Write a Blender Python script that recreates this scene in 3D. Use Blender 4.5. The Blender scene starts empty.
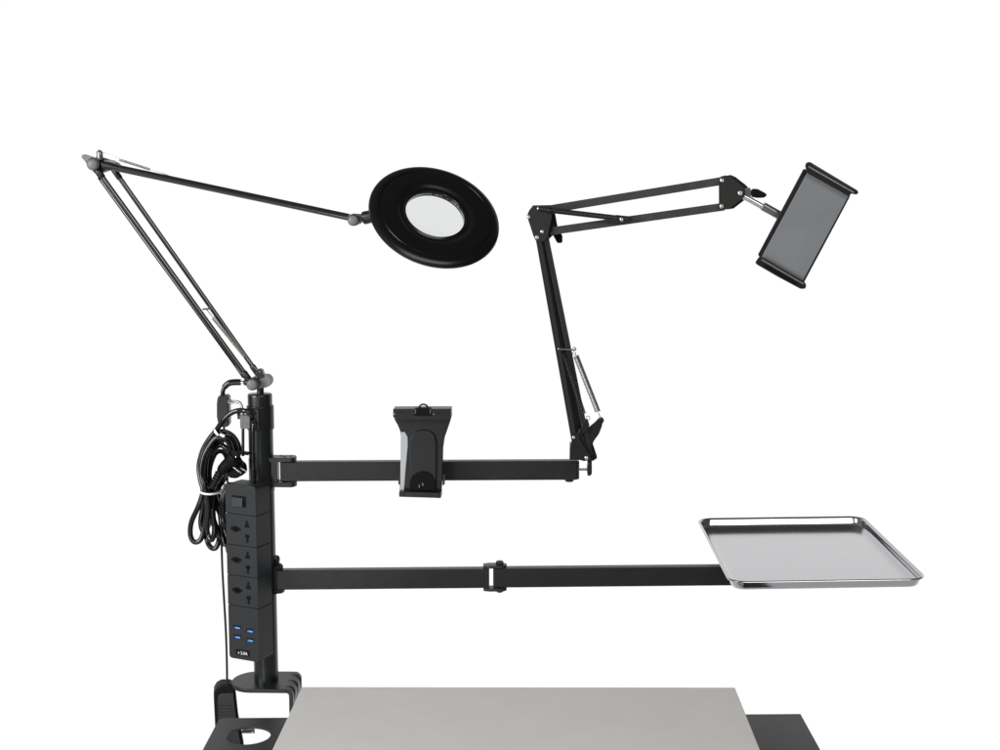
import bpy, bmesh, math, random
from mathutils import Vector, Matrix
V = Vector
random.seed(7)
sc = bpy.context.scene
C = sc.collection

# ------------------------------------------------------------------ camera
F, CX, CY = 1350.0, 500.0, 375.0
VPX, VPY = 533.0, 201.0
CAMZ = 1.405
pitch = math.atan((CY - VPY) / F)
yaw = math.atan((VPX - CX) / F * math.cos(pitch))
cam = bpy.data.objects.new('camera', bpy.data.cameras.new('camera'))
C.objects.link(cam)
cam.location = (0, 0, CAMZ)
cam.rotation_euler = (math.pi/2 - pitch, 0, yaw)
cam.data.sensor_width = 36; cam.data.lens = F/1000*36
cam.data.clip_start = 0.05; cam.data.clip_end = 100
sc.camera = cam
RM = cam.rotation_euler.to_matrix()
CO = V((0, 0, CAMZ))
def ray(px, py):
    return RM @ V(((px-CX)/F, -(py-CY)/F, -1.0))
def P(px, py, Y=1.9):                 # a point of the place at depth Y
    d = ray(px, py); return CO + d*(Y/d.y)
def PZ(px, py, z):                    # a point of the place at height z
    d = ray(px, py); return CO + d*((z-CAMZ)/d.z)
def u(n, Y=1.9): return n*Y/1361.0    # size in metres

# --------------------------------------------------------------- materials
def mat(name, col, rough=0.5, metal=0.0, spec=0.5, bump=0.0, bscale=900, coat=0.0, var=0.0, vscale=30, stretch=None, rvar=0.0):
    m = bpy.data.materials.new(name); m.use_nodes = True
    nt = m.node_tree; b = nt.nodes['Principled BSDF']
    b.inputs['Base Color'].default_value = (*col, 1)
    b.inputs['Roughness'].default_value = rough
    b.inputs['Metallic'].default_value = metal
    b.inputs['Specular IOR Level'].default_value = spec
    if coat: b.inputs['Coat Weight'].default_value = coat; b.inputs['Coat Roughness'].default_value = 0.12
    tc = nt.nodes.new('ShaderNodeTexCoord')
    src = tc.outputs['Object']
    if stretch:
        mp = nt.nodes.new('ShaderNodeMapping'); mp.inputs['Scale'].default_value = stretch
        nt.links.new(src, mp.inputs['Vector']); src = mp.outputs['Vector']
    if var:
        n = nt.nodes.new('ShaderNodeTexNoise'); n.inputs['Scale'].default_value = vscale; n.inputs['Detail'].default_value = 5
        nt.links.new(src, n.inputs['Vector'])
        r = nt.nodes.new('ShaderNodeMapRange')
        r.inputs['From Min'].default_value = 0.3; r.inputs['From Max'].default_value = 0.7
        r.inputs['To Min'].default_value = 1-var; r.inputs['To Max'].default_value = 1+var
        nt.links.new(n.outputs['Fac'], r.inputs['Value'])
        mx = nt.nodes.new('ShaderNodeVectorMath'); mx.operation = 'SCALE'
        mx.inputs[0].default_value = col
        nt.links.new(r.outputs['Result'], mx.inputs['Scale'])
        nt.links.new(mx.outputs['Vector'], b.inputs['Base Color'])
    if rvar:
        n2 = nt.nodes.new('ShaderNodeTexNoise'); n2.inputs['Scale'].default_value = vscale*1.7; n2.inputs['Detail'].default_value = 4
        nt.links.new(src, n2.inputs['Vector'])
        r2 = nt.nodes.new('ShaderNodeMapRange')
        r2.inputs['To Min'].default_value = max(0.02, rough-rvar); r2.inputs['To Max'].default_value = rough+rvar
        nt.links.new(n2.outputs['Fac'], r2.inputs['Value'])
        nt.links.new(r2.outputs['Result'], b.inputs['Roughness'])
    if bump:
        n3 = nt.nodes.new('ShaderNodeTexNoise'); n3.inputs['Scale'].default_value = bscale; n3.inputs['Detail'].default_value = 3
        nt.links.new(src, n3.inputs['Vector'])
        bp = nt.nodes.new('ShaderNodeBump'); bp.inputs['Strength'].default_value = bump; bp.inputs['Distance'].default_value = 0.0006
        nt.links.new(n3.outputs['Fac'], bp.inputs['Height'])
        nt.links.new(bp.outputs['Normal'], b.inputs['Normal'])
    return m
M = {}
M['powder'] = mat('black powder coat', (0.0085, 0.009, 0.0095), 0.36, spec=0.42, bump=0.3, bscale=1500, var=0.15, vscale=60, rvar=0.05)
M['polecoat'] = mat('black pole coat', (0.007, 0.008, 0.0085), 0.28, spec=0.5, bump=0.12, bscale=1500, var=0.1)
M['plastic'] = mat('black satin plastic', (0.006, 0.006, 0.0065), 0.34, spec=0.4, bump=0.12, bscale=1800, var=0.1)
M['matte'] = mat('deep black plastic', (0.002, 0.002, 0.002), 0.5, spec=0.12, var=0.1)
M['strip'] = mat('charcoal plastic', (0.0125, 0.0142, 0.016), 0.48, spec=0.28, bump=0.25, bscale=2500, var=0.08, vscale=40)
M['ring'] = mat('black lamp housing', (0.0024, 0.0024, 0.0024), 0.25, spec=0.32, var=0.1)
M['rubber'] = mat('black rubber cable', (0.003, 0.003, 0.003), 0.2, spec=0.5)
M['knob'] = mat('dark grey knob cap', (0.13, 0.13, 0.125), 0.4, spec=0.35, bump=0.3, bscale=1500, var=0.15, vscale=200)
M['tube'] = mat('black lacquered tube', (0.003, 0.003, 0.003), 0.15, spec=1.0)
M['bar'] = mat('dark anodised aluminium', (0.030, 0.0285, 0.027), 0.4, spec=0.4, bump=0.15, bscale=1200, var=0.15, vscale=80)
M['plate'] = mat('dark painted plate', (0.011, 0.0105, 0.010), 0.4, spec=0.4, var=0.1)
M['jaw'] = mat('dark grey glossy plastic', (0.035, 0.035, 0.035), 0.22, spec=0.6, var=0.05)
M['rodsteel'] = mat('brushed rod steel', (0.50, 0.50, 0.50), 0.22, metal=1.0)
M['blackmetal'] = mat('black painted steel', (0.006, 0.006, 0.006), 0.35, spec=0.4, var=0.1)
M['chrome'] = mat('chrome', (0.75, 0.75, 0.76), 0.12, metal=1.0, rvar=0.05, vscale=150)
M['zinc'] = mat('zinc bolt', (0.62, 0.60, 0.56), 0.3, metal=1.0, rvar=0.1, vscale=300)
M['steel'] = mat('polished stainless tray', (0.46, 0.46, 0.475), 0.14, metal=1.0, bump=0.35, bscale=10, rvar=0.03, vscale=6)
M['springsteel'] = mat('spring steel', (0.22, 0.21, 0.20), 0.35, metal=1.0)
M['greyspring'] = mat('pale spring steel', (0.55, 0.54, 0.50), 0.4, metal=1.0)
M['silver'] = mat('silver side strip', (0.34, 0.355, 0.37), 0.3, metal=0.0, var=0.04)
M['panel'] = mat('grey holder panel', (0.165, 0.17, 0.178), 0.3, metal=0.1, spec=0.45, var=0.08, vscale=14, bump=0.1, bscale=1500)
M['board'] = mat('grey tabletop laminate', (0.535, 0.525, 0.50), 0.6, spec=0.2, var=0.02, vscale=25, bump=0.1, bscale=700)
M['shelf'] = mat('black tabletop laminate', (0.022, 0.022, 0.022), 0.42, spec=0.4, var=0.08, vscale=50, bump=0.2, bscale=1300)
M['white'] = mat('white nylon', (0.8, 0.8, 0.78), 0.45)
M['blue'] = mat('blue port tongue', (0.01, 0.15, 0.50), 0.35)
M['diff'] = mat('white diffuser', (0.75, 0.75, 0.75), 0.5)
M['ink'] = mat('white printing', (0.5, 0.5, 0.5), 0.6)
g = bpy.data.materials.new('clear lens glass'); g.use_nodes = True
gb = g.node_tree.nodes['Principled BSDF']
gb.inputs['Base Color'].default_value = (0.83, 0.845, 0.845, 1); gb.inputs['Transmission Weight'].default_value = 1
gb.inputs['Specular IOR Level'].default_value = 0.2
gb.inputs['Roughness'].default_value = 0.0; gb.inputs['IOR'].default_value = 1.5
M['glass'] = g

# ----------------------------------------------------------------- helpers
def root(name, label, cat, loc, group=None):
    o = bpy.data.objects.new(name, None); C.objects.link(o)
    o.location = loc; o.empty_display_size = 0.02
    o['label'] = label; o['category'] = cat
    if group: o['group'] = group
    o['_w'] = list(loc)
    return o
def worldpos(o):
    p = V((0, 0, 0))
    while o is not None:
        p += o.location; o = o.parent
    return p
def frame_from(axis, hint=None):
    a = V(axis).normalized()
    h = V(hint) if hint is not None else (V((0, 0, 1)) if abs(a.z) < 0.9 else V((1, 0, 0)))
    x = (h - a*h.dot(a)).normalized(); y = a.cross(x)
    return x, y, a
class MB:
    def __init__(s): s.bm = bmesh.new()
    def loft(s, rings, closed=True, caps=True):
        bm = s.bm; R = [[bm.verts.new(p) for p in r] for r in rings]; n = len(R[0])
        for a, b in zip(R, R[1:]):
            for i in range(n if closed else n-1):
                j = (i+1) % n
                bm.faces.new((a[i], a[j], b[j], b[i]))
        if caps:
            bm.faces.new(list(reversed(R[0]))); bm.faces.new(R[-1])
        return s
    def box(s, c, ax, ay, az):          # centre and half-axis vectors
        c, ax, ay, az = V(c), V(ax), V(ay), V(az)
        lo = [c-ax-ay-az, c+ax-ay-az, c+ax+ay-az, c-ax+ay-az]
        return s.loft([lo, [p+2*az for p in lo]])
    def bar(s, p, q, w, t, wdir=None):  # bar p->q, width w across (in the picture plane), thickness t in depth
        p, q = V(p), V(q); a = (q-p); L = a.length; a.normalize()
        d = V((0, 1, 0)); d = (d - a*d.dot(a)).normalized(); x = a.cross(d)
        return s.box((p+q)/2, a*L/2, x*w/2, d*t/2)
    def cyl(s, p, q, r, r2=None, n=28):
        p, q = V(p), V(q); x, y, a = frame_from(q-p); r2 = r if r2 is None else r2
        f = lambda c, rr: [c + (x*math.cos(2*math.pi*i/n) + y*math.sin(2*math.pi*i/n))*rr for i in range(n)]
        return s.loft([f(p, r), f(q, r2)])
    def lathe(s, o, axis, prof, n=48, caps=True, ring=False):
        o = V(o); x, y, a = frame_from(axis)
        rr = [[o + a*h + (x*math.cos(2*math.pi*i/n) + y*math.sin(2*math.pi*i/n))*max(r, 1e-5) for i in range(n)] for r, h in prof]
        if ring: rr.append(rr[0]); 
        if ring:
            bm = s.bm; R = [[bm.verts.new(p) for p in r] for r in rr[:-1]]
            for k in range(len(R)):
                A, B = R[k], R[(k+1) % len(R)]
                for i in range(n):
                    j = (i+1) % n; bm.faces.new((A[i], A[j], B[j], B[i]))
            return s
        return s.loft(rr, caps=caps)
    def tube(s, pts, r, n=12, sub=8, smooth=True):
        pts = [V(p) for p in pts]
        if smooth and len(pts) > 2:
            q = [pts[0]*2-pts[1]] + pts + [pts[-1]*2-pts[-2]]; out = []
            for i in range(1, len(q)-2):
                for k in range(sub):
                    t = k/sub; a, b, c, d = q[i-1:i+3]
                    out.append(0.5*((2*b) + (c-a)*t + (2*a-5*b+4*c-d)*t*t + (3*b-a-3*c+d)*t**3))
            out.append(pts[-1]); pts = out
        T = [(pts[min(i+1, len(pts)-1)] - pts[max(i-1, 0)]).normalized() for i in range(len(pts))]
        x, y, _ = frame_from(T[0]); rings = []
        for i, (p, t) in enumerate(zip(pts, T)):
            x = (x - t*x.dot(t)).normalized(); y = t.cross(x)
            rr = r[i*len(r)//len(pts)] if isinstance(r, (list, tuple)) else r
            rings.append([p + (x*math.cos(2*math.pi*k/n) + y*math.sin(2*math.pi*k/n))*rr for k in range(n)])
        return s.loft(rings)
    def helix(s, p, q, r, wire, turns, n=6, per=12):
        p, q = V(p), V(q); x, y, a = frame_from(q-p); N = int(turns*per)
        pts = [p + (q-p)*(i/N) + (x*math.cos(2*math.pi*i/per) + y*math.sin(2*math.pi*i/per))*r for i in range(N+1)]
        return s.tube(pts, wire, n=n, smooth=False)
    def prism(s, pts, ext):
        pts = [V(p) for p in pts]; ext = V(ext)
        nrm = V((0, 0, 0))
        for i in range(len(pts)):
            a, b = pts[i], pts[(i+1) % len(pts)]; nrm += a.cross(b)
        if nrm.dot(ext) < 0: pts.reverse()
        return s.loft([pts, [p+ext for p in pts]])
    def poly(s, px, Y, t, dx=0, dz=0):      # outline facing the camera at depth Y, thickness t to the back
        return s.prism([P(a, b, Y) for a, b in px], (dx, t, dz))
    def torus(s, c, axis, R, r, n=28, m=10):
        x, y, a = frame_from(axis)
        bm = s.bm; rr = []
        for i in range(n):
            th = 2*math.pi*i/n; d = x*math.cos(th) + y*math.sin(th)
            rr.append([bm.verts.new(V(c) + d*(R + r*math.cos(2*math.pi*k/m)) + a*r*math.sin(2*math.pi*k/m)) for k in range(m)])
        for i in range(n):
            for k in range(m):
                bm.faces.new((rr[i][k], rr[(i+1) % n][k], rr[(i+1) % n][(k+1) % m], rr[i][(k+1) % m]))
        return s
    def sphere(s, c, r, n=20):
        return s.lathe(c, (0, 0, 1), [(r*math.sin(math.pi*i/n), -r*math.cos(math.pi*i/n)) for i in range(n+1)], n=n*2)
    def build(s, name, m, parent=None, bevel=0.0, ang=35, segs=2, label=None):
        bm = s.bm
        bmesh.ops.recalc_face_normals(bm, faces=bm.faces)
        org = worldpos(parent) if parent else V((0, 0, 0))
        me = bpy.data.meshes.new(name)
        cen = sum((v.co for v in bm.verts), V((0, 0, 0)))/max(1, len(bm.verts))
        for v in bm.verts: v.co -= cen
        bm.to_mesh(me); bm.free()
        me.shade_smooth(); me.set_sharp_from_angle(angle=math.radians(ang))
        me.materials.append(M[m])
        o = bpy.data.objects.new(name, me); C.objects.link(o)
        o.location = cen - org
        if parent: o.parent = parent
        if bevel:
            b = o.modifiers.new('bevel', 'BEVEL'); b.width = bevel; b.segments = segs; b.limit_method = 'ANGLE'
            b.angle_limit = math.radians(30); b.harden_normals = True
        if label: o['label'] = label
        return o
def tag(o, label, cat, group=None):
    o['label'] = label; o['category'] = cat
    if group: o['group'] = group
def bolt(p, r, parent, m='zinc', axis=(0, -1, 0), h=None, cross=True):
    p = V(p); a = V(axis).normalized(); h = h or r*0.7; b = MB()
    b.lathe(p - a*h*1.5, a, [(r*0.98, 0), (r, h*1.3), (r*0.93, h*1.7), (r*0.7, h*2.1), (r*0.45, h*2.25), (r*0.35, h*1.9), (0, h*1.85)], n=20)
    return b.build('bolt', m, parent, ang=50)

# ------------------------------------------------------------ the table
ZT = CAMZ - 0.655; ZS = ZT - 0.045
def flat(px, py, z): return PZ(px, py, z)
tl = flat(302, 686.8, ZT); tr = flat(735, 687.3, ZT)
table = root('work_table', 'grey board laid over a wider black board with a round cable hole', 'table', (0.5*(tl.x+tr.x), 1.6, ZS-0.02))
YF = 1.42
lb = flat(272, 750, ZT); rb = flat(760.3, 750, ZT)
def ext_to(a, b, Y): return a + (b-a)*((Y-a.y)/(b.y-a.y))
fl = ext_to(tl, lb, YF); fr = ext_to(tr, rb, YF)
MB().prism([tl, tr, fr, fl], (0, 0, -0.0465)).build('tabletop', 'board', table, bevel=0.0012)
bl = flat(219.5, 718, ZS); br = flat(800.5, 713.8, ZS); bl2 = flat(202.5, 750, ZS); br2 = flat(820.5, 750, ZS)
bfl = ext_to(bl, bl2, YF+0.03); bfr = ext_to(br, br2, YF+0.03)
hc = flat(248.2, 735.6, ZS); hr = 0.0292
outer = []
for k in range(7):                                # rounded back left corner
    t = k/6; c0 = bl + (bl2-bl).normalized()*0.009; c1 = bl + (br-bl).normalized()*0.009
    outer.append((1-t)**2*c0 + 2*t*(1-t)*bl + t*t*c1)
outer += [br, bfr, bfl]
bm = bmesh.new()
vo = [bm.verts.new(p) for p in outer]; eo = [bm.edges.new((vo[i], vo[(i+1) % len(vo)])) for i in range(len(vo))]
N = 56
vi = [bm.verts.new(hc + V((math.cos(2*math.pi*i/N)*hr, math.sin(2*math.pi*i/N)*hr, 0))) for i in range(N)]
ei = [bm.edges.new((vi[i], vi[(i+1) % N])) for i in range(N)]
bmesh.ops.triangle_fill(bm, use_beauty=True, edges=eo+ei)
ret = bmesh.ops.extrude_face_region(bm, geom=list(bm.faces))
for v in ret['geom']:
    if isinstance(v, bmesh.types.BMVert): v.co.z -= 0.0025
m_ = MB(); m_.bm.free(); m_.bm = bm
m_.build('lower_board', 'shelf', table, bevel=0.0007)
# underside rails carrying both boards
for yy in (1.48, 1.66):
    MB().box(((tl.x+tr.x)/2, yy, ZS-0.0025-0.0105), (0.27, 0, 0), (0, 0.012, 0), (0, 0, 0.0105)).build('cross_rail', 'blackmetal', table, bevel=0.001)

# ------------------------------------------------------------ the stand
pb = P(266.4, 680, 1.9); X0, Y0 = pb.x, 1.9
ZPL = pb.z
def zat(py, px=262): return P(px, py, 1.9).z
stand = root('clamp_stand', 'tall black post clamped behind the table, carrying two long horizontal swing arms', 'stand', (X0, Y0, ZPL))
RP = u(12.6)
ztop = zat(407)
b = MB()
b.lathe((X0, Y0, 0), (0, 0, 1), [(RP, ZPL-0.002), (RP, zat(491)), (RP*1.035, zat(490.5)), (RP*1.035, zat(458)), (RP, zat(457.4)), (RP, ztop)], n=64)
b.build('pole', 'polecoat', stand)
b = MB()
b.lathe((X0, Y0, 0), (0, 0, 1), [(RP*0.99, zat(410)), (RP*0.99, zat(396)), (RP*0.985, zat(394.5)), (RP*0.94, zat(393.6)), (0, zat(393.6))], n=64)
b.build('pole_cap', 'polecoat', stand, ang=60)
b = MB()
b.lathe((X0, Y0, 0), (0, 0, 1), [(RP*1.0, zat(429)), (RP*1.10, zat(428.7)), (RP*1.10, zat(405.5)), (RP*1.0, zat(405))], n=64)
b.build('collar', 'plastic', stand, bevel=0.0006)
# split clamp ears of the collar and its screw
b = MB()
b.box((X0-RP*0.05, Y0-RP*1.13, (zat(429)+zat(406))/2), (0.0035, 0, 0), (0, 0.003, 0), (0, 0, u(10.6)))
b.build('collar_lug', 'plastic', stand, bevel=0.0006)

# clamp foot: rounded plate with a bent leg at its right end
pc = P(258, 682.5, 1.9); pw = u(31.5); 
xl = P(232, 682, 1.9).x; xr = P(291, 682, 1.9).x
yd = 0.038; th = 0.006
out = []
for i in range(13):
    a = math.pi/2 + math.pi*i/12
    out.append((xl + 0.034 + 0.034*math.cos(a), Y0 + yd*math.sin(a)))
out = [(x, y) for x, y in out] + [(xr, Y0-yd), (xr, Y0+yd)]
b = MB(); b.prism([(x, y, ZPL) for x, y in out], (0, 0, -th)); b.build('clamp_plate', 'powder', stand, bevel=0.0012, segs=3)
# bend and leg profile in x,z extruded along y
prof = []
R1 = 0.010; 
for i in range(7):
    a = math.pi/2*(1-i/6); prof.append((xr-0.0005 + R1*math.cos(a), ZPL-R1 + R1*math.sin(a)))
prof.append((xr+R1-0.0005, ZPL-0.115))
inner = [(xr+R1-0.0005-th, ZPL-0.115)]
for i in range(7):
    a = math.pi/2*(i/6); inner.append((xr-0.0005 + (R1-th)*math.cos(a), ZPL-R1 + (R1-th)*math.sin(a)))
b = MB(); b.prism([(x, Y0-yd, z) for x, z in prof+inner], (0, 2*yd, 0))
b.build('clamp_leg', 'powder', stand, bevel=0.0008, ang=25)
for k in range(3):                                  # stiffening ribs pressed in the bend
    yy = Y0 - 0.024 + 0.024*k
    b = MB(); b.tube([(xr-0.004, yy, ZPL-0.0026), (xr+0.0045, yy, ZPL-0.0032), (xr+0.0078, yy, ZPL-0.0068), (xr+R1-0.0030, yy, ZPL-0.019)], 0.0031, n=12)
    b.build('rib', 'powder', stand)
# lower jaw running forward under the lower board, with its screw pad
b = MB(); b.box((xr+0.024, Y0-0.085, ZPL-0.113), (0.020, 0, 0), (0, 0.120, 0), (0, 0, 0.003)); b.build('clamp_jaw', 'powder', stand, bevel=0.001)
b = MB(); b.cyl((xr+0.032, Y0-0.185, ZPL-0.15), (xr+0.032, Y0-0.185, ZS-0.010), 0.004); b.cyl((xr+0.032, Y0-0.185, ZS-0.010), (xr+0.032, Y0-0.185, ZS-0.0026), 0.011); b.build('clamp_screw', 'blackmetal', stand)

# ---- swing arms
def hinge_tongue(z0, z1, x1, parent, hy=0.012, name='hinge_lug'):
    x0 = X0 + RP*0.5; out = [(x0, Y0-hy), (x1-hy*0.55, Y0-hy)]
    for i in range(9):
        a = -math.pi/2 + math.pi*i/8; out.append((x1-hy*0.55 + hy*0.55*math.cos(a), Y0 + hy*math.sin(a)))
    out.append((x0, Y0+hy))
    b = MB(); b.prism([(x, y, z0) for x, y in out], (0, 0, z1-z0)); return b.build(name, 'powder', parent, bevel=0.0008)
def beam(pL, pR, hpx, depth, name_parent, zt):
    """hollow square section arm whose top front edge runs from pL to pR at height zt"""
    a = PZ(*pL, zt); c = PZ(*pR, zt)
    h = hpx
    d = (c-a).normalized(); n = V((-d.y, d.x, 0))
    b = MB(); mid = (a+c)/2 + n*depth/2 - V((0, 0, h/2))
    b.box(mid, (c-a)/2, n*depth/2, V((0, 0, h/2)))
    return b.build('swing_arm', 'powder', name_parent, bevel=0.0013, segs=3), a, c, d, n
# upper arm
YFRONT = Y0 - 0.0075
zU = P(290, 462.3, YFRONT).z; hU = u(20.2)
aU, a0, a1, dU, nU = beam((279.8, 462.3), (577.5, 460.8), hU, 0.0155, stand, zU)
t1 = hinge_tongue(zU+0.0008, zU+0.0072, P(296.5, 460, Y0).x, stand); hinge_tongue(zU-hU-0.0075, zU-hU-0.0008, P(297, 485, Y0).x, stand)
for dx, dy in ((-0.019, 0.004), (-0.012, -0.004), (-0.005, 0.003)):
    bolt((P(294, 460, Y0).x+dx, Y0+dy, zU+0.0072), 0.0024, stand, 'blackmetal', axis=(0, 0, 1), h=0.0008)
MB().box((X0+RP+0.0020, Y0, zU-hU/2), (0.0042, 0, 0), (0, 0.0108, 0), (0, 0, hU/2+0.006)).build('hinge_bracket', 'powder', stand, bevel=0.0007)
MB().cyl((P(284.5, 470, Y0).x, Y0, zU-hU-0.009), (P(284.5, 470, Y0).x, Y0, zU+0.0078), 0.003).build('hinge_pin', 'blackmetal', stand)
# rounded end cap and screw under the end
e = a1 + nU*0.00775
MB().box(e - V((0, 0, hU/2)) + dU*0.0012, dU*0.0016, nU*0.0070, V((0, 0, hU/2-0.0006))).build('end_cap', 'plastic', aU, bevel=0.0012)
pf = e - dU*0.011
MB().lathe((pf.x, pf.y, zU-hU-0.0042), (0, 0, 1), [(0.003, 0), (0.0055, 0.0006), (0.0068, 0.0028), (0.007, 0.0044)], n=28).build('foot_screw', 'blackmetal', aU)
# lower arm in two pieces
YFL = Y0 - 0.0075
zL = P(290, 570.6, YFL).z; hL = u(20.6)
A1, b0, b1, d1, n1 = beam((275.5, 570.8), (487.5, 569.0), hL, 0.0155, stand, zL)
A2, c0, c1, d2, n2 = beam((493.3, 568.7), (770, 566.2), hL, 0.0155, stand, zL)
MB().box((X0+RP-0.001, Y0, zL-hL/2), (0.004, 0, 0), (0, 0.0112, 0), (0, 0, hL/2+0.0057)).build('hinge_bracket', 'powder', stand, bevel=0.0007)
for (px, zz, sgn) in ((278, zL, 1), (279, zL-hL, -1)):
    x = P(px, 570, Y0).x
    b = MB(); b.lathe((x-0.001, Y0-0.001, zz), (0, 0, sgn), [(0.0085, 0.0003), (0.0092, 0.0015), (0.0088, 0.006 if sgn > 0 else 0.005), (0.006, 0.0085 if sgn > 0 else 0.0062), (0.004, 0.009 if sgn > 0 else 0.0064)], n=8)
    b.build('hinge_nut', 'blackmetal', stand, bevel=0.0006, ang=20)
b = MB(); b.lathe((P(275.5, 560, Y0).x-0.0005, Y0, zL+0.0085), (0.15, 0, 1), [(0.006, 0), (0.0062, 0.008), (0.0045, 0.0115), (0.002, 0.0122)], n=10); b.build('hinge_knob', 'blackmetal', stand, bevel=0.0005, ang=20)
# middle hinge: yoke on the end of the first piece, bolt through the second
hp = b1 + n1*0.0078; hp.z = zL
def yoke(zc, th, up):
    out = []
    o = hp
    for (a, c) in ((-0.006, -0.006), (0.002, -0.0095), (0.022, -0.0095), (0.0275, -0.006), (0.0285, 0), (0.0275, 0.006), (0.022, 0.0095), (0.002, 0.0095), (-0.006, 0.006)):
        out.append(V((o.x, o.y, zc)) + d1*a + n1*c)
    b = MB(); b.prism(out, (0, 0, th)); b.build('yoke_plate', 'powder', A1, bevel=0.0008)
yoke(zL+0.0007, 0.0042, 1); yoke(zL-hL-0.0049, 0.0042, -1)
MB().box(hp + d1*0.0002 - V((0, 0, hL/2)), d1*0.0024, n1*0.0085, V((0, 0, hL/2+0.003))).build('yoke_web', 'powder', A1, bevel=0.0008)
hb = hp + d1*0.018
MB().lathe((hb.x, hb.y, zL+0.005), (0, 0, 1), [(0.0058, 0), (0.0058, 0.0035), (0.005, 0.0048), (0.003, 0.0052)], n=6).build('hinge_bolt', 'blackmetal', A1, bevel=0.0005, ang=20)
MB().lathe((hb.x, hb.y, zL-hL-0.0050), (0, 0, -1), [(0.0056, 0), (0.0056, 0.0025), (0.0035, 0.0035)], n=6).build('hinge_bolt', 'blackmetal', A1, bevel=0.0005, ang=20)
MB().cyl((hb.x, hb.y, zL-hL-0.004), (hb.x, hb.y, zL+0.004), 0.0028).build('hinge_pin', 'blackmetal', A1)

# ------------------------------------------------------------ steel tray
ZR = zL + 0.0149
cFL, cFR, cBR, cBL = PZ(730, 582.3, ZR), PZ(927.5, 578.3, ZR), PZ(864, 516.2, ZR), PZ(695.5, 517.8, ZR)
cc = (cFL+cFR+cBR+cBL)/4
wx = ((cFR-cFL)+(cBR-cBL))/2; hx = wx.length/2; ex = wx.normalized(); ey = V((-ex.y, ex.x, 0)); hy = ((cBL-cFL)+(cBR-cFR)).length/4
shear = (((cBL-cFL)+(cBR-cFR))/2).dot(ex)/(2*hy)
def rrect(inset, z, insx=None, r0=0.026, n=10):
    pts = []; hx_, hy_ = hx-(inset if insx is None else insx), hy-inset; r = max(r0-inset, 0.004)
    for (sx, sy, a0_) in ((1, -1, -90), (1, 1, 0), (-1, 1, 90), (-1, -1, 180)):
        for i in range(n+1):
            a = math.radians(a0_ + 90*i/n)
            x = sx*(hx_-r) + r*math.cos(a); y = sy*(hy_-r) + r*math.sin(a)
            pts.append(cc + ex*(x + shear*y) + ey*y + V((0, 0, z)))
        # extra points on straight sides keep the quads even
    return pts
prof = [(0.013, -0.0145), (0.0095, -0.0138), (0.0072, -0.012), (0.0042, -0.0045), (0.0032, -0.0022), (0.0006, -0.0024), (0.0, -0.0012), (0.0005, -0.0001), (0.0018, 0.0003),
        (0.0030, 0.0000), (0.0042, -0.0008), (0.0053, -0.0026, 0.0052), (0.0066, -0.0055, 0.0056), (0.0087, -0.0102, 0.0064), (0.0099, -0.0120, 0.0082), (0.0125, -0.0133, 0.0118), (0.0155, -0.0139, 0.0155), (0.02, -0.0139, 0.02)]
tray = root('steel_tray', 'shallow rectangular stainless steel tray resting on the free end of the lower swing arm', 'tray', cc + V((0, 0, -0.0145)))
b = MB(); b.loft([rrect(*p) for p in prof], caps=False)
b.bm.verts.ensure_lookup_table(); n_ = 44
b.bm.faces.new([b.bm.verts[len(prof)*n_-n_+i] for i in range(n_)])
b.bm.faces.new([b.bm.verts[i] for i in reversed(range(n_))])
b.build('tray_pan', 'steel', tray, ang=50)

# ------------------------------------------------------------ phone clip on the upper arm
YC = 1.862
clip = root('phone_clamp', 'hourglass shaped black phone clamp standing against the middle of the upper swing arm', 'phone clamp', P(422, 497, YC+0.006))
b = MB(); b.poly([(394, 419), (397.5, 425), (400, 431), (401, 441), (400.5, 470), (399.5, 492), (441.5, 492.5), (442.5, 470), (443, 448), (444.5, 438), (448, 428), (451, 419)], YC, 0.012)
b.build('clamp_body', 'plastic', clip, bevel=0.0012)
b = MB(); b.poly([(409.5, 491), (409, 444), (411, 436), (416, 431.5), (423, 430), (430, 431.5), (435, 436), (436.5, 444), (436, 491)], YC-0.0035, 0.006)
b.build('centre_panel', 'plastic', clip, bevel=0.0014, segs=3)
b = MB(); b.poly([(400.6, 432), (405, 432.2), (407.6, 437), (407.8, 446), (406, 465), (404, 491), (400.3, 491)], YC-0.0012, 0.004)
b.build('side_strip', 'silver', clip, bevel=0.0006, label='silver side strip')
arch = [(409.8, 491), (409.8, 481), (412, 476), (417, 472.5), (423, 471), (429, 472.5), (433.5, 476.5), (435.5, 482), (435.5, 491)]
b = MB(); b.poly(arch, YC-0.0048, 0.004); pk = b.build('spring_pocket', 'matte', clip, bevel=0.0006)
for i, (px, py) in enumerate(((419.3, 486.6), (422.8, 484.6))):
    MB().lathe(P(px, py, YC-0.0048), (0, -1, 0), [(0.0015, -0.001), (0.0015, 0.0006), (0.0009, 0.0014)], n=14).build('rivet', 'chrome', pk).scale = (0.8, 1, 2.0)
b = MB(); b.poly([(393, 409), (451, 408.8), (451.2, 418.5), (448, 420), (396, 420), (393, 417)], YC-0.012, 0.026); tj = b.build('upper_jaw', 'plastic', clip, bevel=0.001)
b = MB(); b.poly([(395, 414), (450, 414), (450, 415), (395, 415)], YC-0.0127, 0.002); b.build('jaw_ridge', 'blackmetal', tj)
b = MB(); b.poly([(414.5, 408.3), (431, 408), (431, 416), (414.5, 416)], YC-0.0145, 0.010); b.build('jaw_block', 'matte', tj, bevel=0.0006)
for px in (394.6, 433.6):
    bolt(P(px, 414.2, YC-0.0125), 0.0009, tj, 'zinc')
for px in (415.5, 430.3):
    MB().bar(P(px, 409.2, YC-0.0148), P(px, 413.5, YC-0.0148), 0.0011, 0.0012).build('slot_edge', 'springsteel', tj)
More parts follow.
